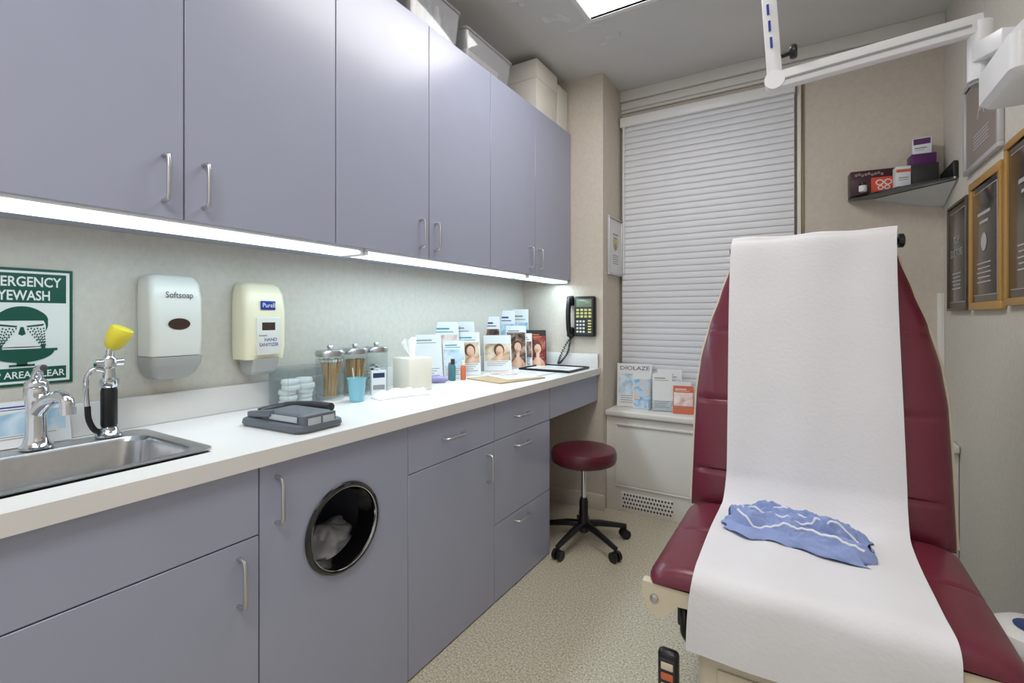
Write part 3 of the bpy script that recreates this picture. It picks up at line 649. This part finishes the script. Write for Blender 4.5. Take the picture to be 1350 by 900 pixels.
# ---------------------------------------------------------------- items on top of wall cabinets
TR=clear('frosted_bin',(226,226,228),.08,.80)
def bin_(Y0,Y1,h,label):
    t=T('storage_bin',label,'storage bin',(-1.50,(Y0+Y1)/2,2.4475),90); w=(Y1-Y0)/2; 
    t.part('body',B().loft([rrect(0,0,w-.02,.12,.02,0),rrect(0,0,w-.005,.135,.02,h),rrect(0,0,w-.008,.132,.02,h),rrect(0,0,w-.023,.117,.02,.004)],TR,False,True))
    t.part('lid',B().loft([rrect(0,0,w,.14,.02,h+.001),rrect(0,0,w,.14,.02,h+.012),rrect(0,0,w-.01,.13,.02,h+.016)],TR))
bin_(1.44,1.79,.17,'clear lidded bin of mixed bottles on the cabinet top')
bin_(1.82,2.24,.14,'frosted lidded bin on the cabinet top')
for i in range(10):
    m=[RED,DARK,TEAL,WHITE,NAVY][i%5]; b=B(); b.lathe([(.018,0),(.02,.004),(.02,.11),(.012,.12),(.012,.155),(0,.156)],m,seg=16)
    T('supply_bottle','small %s bottle inside the clear bin'%['red','black','teal','white','navy'][i%5],'bottle',(-1.41-.10*(i//5),1.50+.055*(i%5),2.453),b=b,group='bottles in the clear bin')
T('linen_stack','folded white linens inside the frosted bin','linens',(-1.5,2.03,2.453),90,b=B().box(-.15,.15,-.09,.09,0,.045,PAPER,.015,3).box(-.145,.145,-.09,.09,.046,.09,CARD,.015,3))
t=T('storage_box','white cardboard carton with lid on the cabinet top','box',(-1.48,2.645,2.4475),90)
t.part('carton',B().box(-.132,.132,-.115,.115,0,.25,CARD,.002)); b=B(); b.box(-.137,.137,-.12,.12,.20,.31,CARD,.003); t.part('lid',b)
T('storage_box','small white carton beside the larger one','box',(-1.46,2.865,2.4475),90,b=B().box(-.07,.07,-.10,.10,0,.27,CARD,.003))

# ---------------------------------------------------------------- ceiling lights
EM=mat('troffer_diffuser',(255,255,255),.5,emit=4)
def troffer(cx,cy,e,label):
    t=T('ceiling_light',label,'light',(cx,cy,H-.001),0); b=B(); w,l=.30,.60
    for a in((-w,w,-l,-l+.03),(-w,w,l-.03,l),(-w,-w+.03,-l+.03,l-.03),(w-.03,w,-l+.03,l-.03)): b.box(a[0],a[1],a[2],a[3],-.025,0,WHITE,.004)
    t.part('frame',b); t.part('diffuser',B().box(-w+.031,w-.031,-l+.031,l-.031,-.012,-.001,EM))
    ld=bpy.data.lights.new('troffer_lamp','AREA'); ld.shape='RECTANGLE'; ld.size=.52; ld.size_y=1.12; ld.energy=e; ld.color=(1,.965,.925)
    lo=bpy.data.objects.new('troffer_lamp',ld); COL.objects.link(lo); lo.parent=t.o; lo.location=(0,0,-.016)
troffer(-.69,1.79,12,'recessed fluorescent ceiling light panel with white frame')
troffer(-.30,-.45,18,'added ceiling light panel behind the camera for fill light')  # unseen panel, added behind the camera to brighten the room

# ---------------------------------------------------------------- exam lamp
t=T('exam_lamp','white articulated examination lamp hanging from the ceiling','lamp',(-.088,1.70,1.96),0)
WL=mat('lamp_white',(228,228,230),.35,var=.01)
b=B(); b.beam((0,0,0),(.486,.066,.06),.035,.05,WL,.004); b.beam((.02,-.0180,-.004),(.46,.042,.052),.002,.006,GREYP,0)
b.cyl((.0,-.02,0),(.0,.02,0),.028,WL)
t.part('arm',b)
b=B(); b.beam((0,.0,.02),(-.055,.08,.838),.042,.032,WL,.004)
for i in range(3): b.beam((-.008-i*.005,-.0165+i*.006,.10+i*.055),(-.010-i*.005,-.013+i*.006,.135+i*.055),.007,.002,BLU,0)
b.lathe([(.06,.82),(.06,.836),(.03,.8375)],WL,(-.055,.08,0)); t.part('post',b)
b=B(); b.cyl((.015,-.0,.075),(.045,-.01,.075),.008,BLACK); b.lathe([(.018,0),(.021,.005),(.021,.015),(.016,.02)],BLACK,(.04,-.01,.075),'x',12); t.part('knob',b,'black tension knob')
b=B(); b.cyl((.482,.07,-.09),(.482,.07,.065),.026,WL); b.cyl((.482,.07,-.10),(.482,.07,-.09),.020,GREYP); b.beam((.482,.06,-.02),(.52,-.03,-.03),.05,.05,WL,.006); t.part('joint',b)
b=B(); b.loft([rrect(.570,-.10,.090,.115,.02,-.19),rrect(.570,-.10,.104,.125,.02,-.178),rrect(.570,-.10,.104,.125,.02,-.10),rrect(.585,-.07,.085,.085,.02,-.05),rrect(.595,-.06,.06,.06,.02,-.01)],WL); b.box(.50,.66,-.2262,-.2248,-.155,-.12,GREYP,0); t.part('lamp_head',b)

# ---------------------------------------------------------------- stool
t=T('rolling_stool','round burgundy vinyl stool on five black caster legs','stool',(-1.05,2.475,0),33)
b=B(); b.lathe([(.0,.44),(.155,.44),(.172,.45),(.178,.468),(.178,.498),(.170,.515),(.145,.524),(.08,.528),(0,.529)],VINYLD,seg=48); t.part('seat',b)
t.part('seat_plate',B().lathe([(.0,.42),(.09,.42),(.13,.4395),(0,.4396)],BLACK,seg=32))
b=B(); b.lathe([(.014,.16),(.014,.42)],CHROME,seg=20); t.part('column',b,'chrome gas column')
b=B(); b.lathe([(.02,.06),(.032,.07),(.032,.12),(.024,.16),(.024,.23),(.018,.25)],BLACK,seg=24); t.part('hub',b)
for i in range(5):
    a=R(72*i+12); c,s_=math.cos(a),math.sin(a)
    b=B(); b.tube([(c*.02,s_*.02,.105),(c*.09,s_*.09,.10),(c*.18,s_*.18,.082),(c*.25,s_*.25,.067)],[.02,.018,.015,.013],BLACK,10); t.part('leg',b)
    b=B(); x,y=c*.245,s_*.245; b.cyl((x,y,.04),(x,y,.066),.008,BLACK,seg=10)
    for sgn in(-1,1):
        p=Vector((x-s_*sgn*.006,y+c*sgn*.006,.026)); q=p+Vector((-s_*sgn*.018,c*sgn*.018,0)); b.cyl(p,q,.026,BLACK,seg=20)
    t.part('caster',b)

# ---------------------------------------------------------------- exam chair
def interp(T_,x):
    for (a,va),(c,vc) in zip(T_,T_[1:]):
        if x<=c:
            k=(x-a)/(c-a); k=k*k*(3-2*k)*.3+k*.7; return va+(vc-va)*k
    return T_[-1][1]
def cushion(b,M,hw,L,Tk,seams,m,nb=0.012,es=10,et=22,nu=44,nv=110):
    def f(u,v,top):
        s_=math.sin((u-.5)*math.pi); tt=.5+.5*math.sin((v-.5)*math.pi)
        e=max(0,1-abs(s_)**es)**.5*max(0,1-abs(2*tt-1)**et)**.5
        g=0
        for q in seams: g=max(g,math.exp(-((tt-q)*L/.006)**2))
        z=(Tk*e*(1-.0)+.008*(1-s_*s_)-g*nb*e) if top else -.004*e
        return M@Vector((s_*hw(tt),tt*L,z))
    b.grid(lambda u,v:f(u,v,True),nu,nv,m); b.grid(lambda u,v:f(u,v,False),nu,nv//3,m,True)
t=T('exam_chair','burgundy vinyl power examination chair with beige base','exam chair',(0,1.60,0),0)
cy=1.60
hs=lambda q: .372*(1-.06*max(0,1-q/.12)**2.5)
MS=Matrix.Translation((0,1.293-cy,.530))
b=B(); cushion(b,MS,hs,.575,.046,[.52],VINYL,nb=.009); t.part('seat',b)
al=Vector((0,.19,.982)).normalized(); no=Vector((0,-.982,.19)).normalized()
O=Vector((0,1.925-cy,.53)); MBk=Matrix(((1,0,0,O.x),(0,al.y,no.y,O.y),(0,al.z,no.z,O.z),(0,0,0,1)))
HW=[(0,.378),(.25,.376),(.43,.373),(.55,.361),(.69,.332),(.8,.298),(.92,.263),(.97,.245),(1,.215)]
LB=.995
b=B(); cushion(b,MBk,lambda q:interp(HW,q),LB,.066,[.14,.40,.66],VINYL,nb=.010,nv=150); t.part('backrest',b)
b=B(); MB2=MBk@Matrix.Translation((0,.01,-.008))@Matrix.Scale(-1,4,(0,0,1))
cushion(b,MB2,lambda q:interp(HW,q)+.008,LB-.012,.05,[],BEIGE); t.part('back_shell',b,'beige moulded back shell')
b=B(); b.box(-.355,.355,1.33-cy,1.86-cy,.475,.525,BEIGE,.012,3); t.part('seat_frame',b,'beige moulded seat frame')
for sx in(-1,1):
    b=B(); P=[(.383,.527),(.383,.500),(.372,.462),(.350,.440),(.325,.442),(.308,.462),(.292,.482),(.20,.488),(.20,.527)]
    pts0=[(sx*x,1.300-cy,z) for x,z in P]; pts1=[(sx*x,1.328-cy,z) for x,z in P]
    if sx<0: pts0.reverse(); pts1.reverse()
    b.loft([pts0[::-1],pts1[::-1]],BEIGE); b.lathe([(.011,0),(.011,-.004),(.006,-.006)],STEEL,(sx*.350,1.2995-cy,.488),'y',16)
    t.part('bracket',b,'beige corner bracket with steel bolt')
b=B(); b.box(-.26,.26,1.36-cy,1.98-cy,.0,.07,DARK,.01); b.box(-.25,.25,1.345-cy,1.97-cy,.071,.36,BEIGE,.02,3); b.box(-.2,.2,1.338-cy,1.345-cy,.12,.33,BEIGE,.003); t.part('base',b,'beige pedestal base')
b=B(); b.box(-.22,.22,1.42-cy,1.92-cy,.361,.474,BLACK,.01); 
for i in range(4): b.box(-.23,.23,1.41-cy,1.93-cy,.372+i*.024,.384+i*.024,DARK,.003)
b.tube([(-.29,1.36-cy,.47),(-.28,1.34-cy,.44),(-.28,1.34-cy,.40),(-.27,1.35-cy,.375)],.012,BLACK,10,smooth=4); b.box(-.30,-.24,1.34-cy,1.40-cy,.41,.472,DARK,.006); t.part('lift_bellows',b,'black lift mechanism')
b=B(); b.box(-.330,-.278,1.25-cy,1.28-cy,.24,.388,BLACK,.012,3); b.box(-.322,-.286,1.2485-cy,1.2505-cy,.255,.372,DARK,.0008); h=t.part('hand_control',b,'black hand control with beige keys')
b=B()
for i in range(4): b.box(-.319,-.289,1.245-cy,1.2482-cy,.268+i*.026,.286+i*.026,[BEIGE,BEIGE,ORG,BEIGE][i],.002)
t.part('key',b,None,h)
b=B(); b.cyl((-.27,2.135-cy,1.50),(.262,2.135-cy,1.50),.012,BLACK); b.lathe([(.012,0),(.024,.004),(.024,.018),(.016,.022)],BLACK,(.262,2.135-cy,1.50),'x',20); b.beam((.255,2.13-cy,1.50),(.235,2.04-cy,1.46),.02,.02,BLACK); b.beam((-.255,2.13-cy,1.50),(-.235,2.04-cy,1.46),.02,.02,BLACK); t.part('roll_holder',b,'black paper roll holder')
# exam paper
def bk(tt,off=.078): q=O+Vector((0,cy,0))+al*(tt*LB)+no*off; return (q.y,q.z)
prof=[(2.125,1.40),(2.12,1.47),(2.105,1.515),(2.06,1.536)]+[bk(1.005,.07),bk(.97),bk(.85),bk(.7),bk(.5),bk(.3),bk(.18),bk(.12,.085)]+[(1.815,.603),(1.765,.590),(1.68,.5885),(1.55,.588),(1.42,.588),(1.34,.587),(1.305,.578),(1.285,.555),(1.280,.52),(1.283,.46),(1.288,.385)]
pp=catmull([Vector((0,y,z)) for y,z in prof],6)
N=len(pp)-1
def pf(u,v):
    i=min(int(u*N),N); p=pp[i]; a=pp[max(i-1,0)]; c=pp[min(i+1,N)]; tn=(c-a).normalized()
    x=-.252+.504*v; flare=.012*max(0,(u-.75))*4*(2*v-1)
    w=.0024*math.sin(x*28+u*5)+.0035*noise.noise(Vector((x*7,u*14,2)))
    return Vector((x+flare+.004*math.sin(u*17),p.y-cy,p.z))+Vector((0,-abs(tn.z),abs(tn.y)))*(w+.002)
b=B(); b.grid(pf,N,40,XP)
T('exam_table_paper','wide white crinkled paper sheet draped over the exam chair','paper sheet',(0,cy,0),b=b)

# gown
GW=mat('gown_blue',(142,158,204),.85,var=.07,vscale=30,bump=.5,bscale=110)
GT=mat('gown_trim',(228,230,238),.8)
PADS=[(0,0,0,1.0,.98,.30,0),(-.10,.34,.06,.88,.52,.60,1),(.30,-.38,-.10,.72,.50,.50,2),(-.38,-.22,-.30,.60,.42,.80,3),(.10,.10,-.22,.80,.32,1.0,4),(.55,.22,.25,.42,.46,.72,5),(-.66,.05,.7,.34,.34,.66,6),(.45,-.55,.15,.5,.22,.66,7),(-.15,.62,-.08,.6,.22,.78,8)]
def gh(x,y):
    h=0
    for (px,py,an,lx,ly,hh,sd) in PADS:
        dx,dy=x-px,y-py; c,s_=math.cos(an),math.sin(an); a=(dx*c+dy*s_)/lx; q=(-dx*s_+dy*c)/ly
        q+=.22*noise.noise(Vector((a*2.2,sd*3.1,1))); a+=.12*noise.noise(Vector((q*2,sd*5.1,2)))
        e=max(0,1-abs(a)**6)**.5*max(0,1-abs(q)**4)**.5
        if e<=0: continue
        wr=1+.16*(abs(math.sin(q*5+a*(2+sd%3)+sd))-.6)+.26*noise.noise(Vector((a*3.5,q*3.5,sd)))+.10*noise.noise(Vector((a*9,q*6,sd)))
        h=max(h,e*hh*wr)
    return h*.064
def gxy(x,y):
    wx=1+.14*noise.noise(Vector((y*2.6,5,3)))+.05*math.sin(y*9); wy=1+.26*noise.noise(Vector((x*2.6,5,7)))
    return x*.180*wx,y*.100*wy-.012*x
def gp(u,v,top=True):
    x=math.sin((u-.5)*math.pi); y=math.sin((v-.5)*math.pi); X,Y_=gxy(x,y)
    return Vector((X,Y_,gh(x,y) if top else 0))
t=T('hospital_gown','folded blue cloth gown with white piping on the chair seat','gown',(-.035,1.655,.5935),-6)
b=B(); b.grid(lambda u,v:gp(u,v),240,170,GW); b.grid(lambda u,v:gp(u,v,False),30,20,GW,True); t.part('fabric',b)
def xy(x,y):
    X,Y_=gxy(x,y); return Vector((X,Y_,gh(x,y)+.0005))
b=B()
for path in([(-.90,.45),(-.78,.10),(-.5,-.12),(-.15,-.20),(.25,-.18),(.34,-.06),(.12,.04),(-.3,.16)],[(-.90,-.25),(-.7,-.5),(-.3,-.62),(.1,-.62),(.5,-.66),(.90,-.66)],[(.30,-.15),(.55,-.12),(.8,-.1),(.93,-.2)]):
    q=catmull([Vector((p[0],p[1],0)) for p in path],12); b.tube([xy(p.x,p.y) for p in q],.0034,GT,8)
t.part('piping',b,'white piping')

# bin by wall
t=T('step_bin','round white bin with blue marked lid beside the chair','bin',(.500,1.80,0),0)
t.part('body',B().lathe([(.068,0),(.072,.004),(.084,.37),(.0,.371)],WHITE,seg=36))
b=B(); b.lathe([(.086,.372),(.088,.385),(.08,.41),(.055,.427),(0,.433)],WHITE,seg=36); b.lathe([(.040,.4322),(.028,.4345),(0,.4355)],mat('lid_blue',(40,62,120),.4),(-.0,-.02,-.001),seg=20); t.part('lid',b)

# ---------------------------------------------------------------- world & camera
w=bpy.data.worlds.new('World'); scene.world=w; w.use_nodes=True
bg=w.node_tree.nodes['Background']; bg.inputs[0].default_value=(.97,.98,1,1); bg.inputs[1].default_value=.8
cam=bpy.data.cameras.new('camera'); co=bpy.data.objects.new('camera',cam); COL.objects.link(co)
co.location=(0,0,1.235); co.rotation_euler=(R(90),0,R(31.4)); cam.sensor_width=36; cam.lens=640/1350*36; cam.shift_y=-32/1350; cam.clip_start=.02
scene.camera=co
scene.view_settings.view_transform='Standard'
scene.view_settings.look='None'
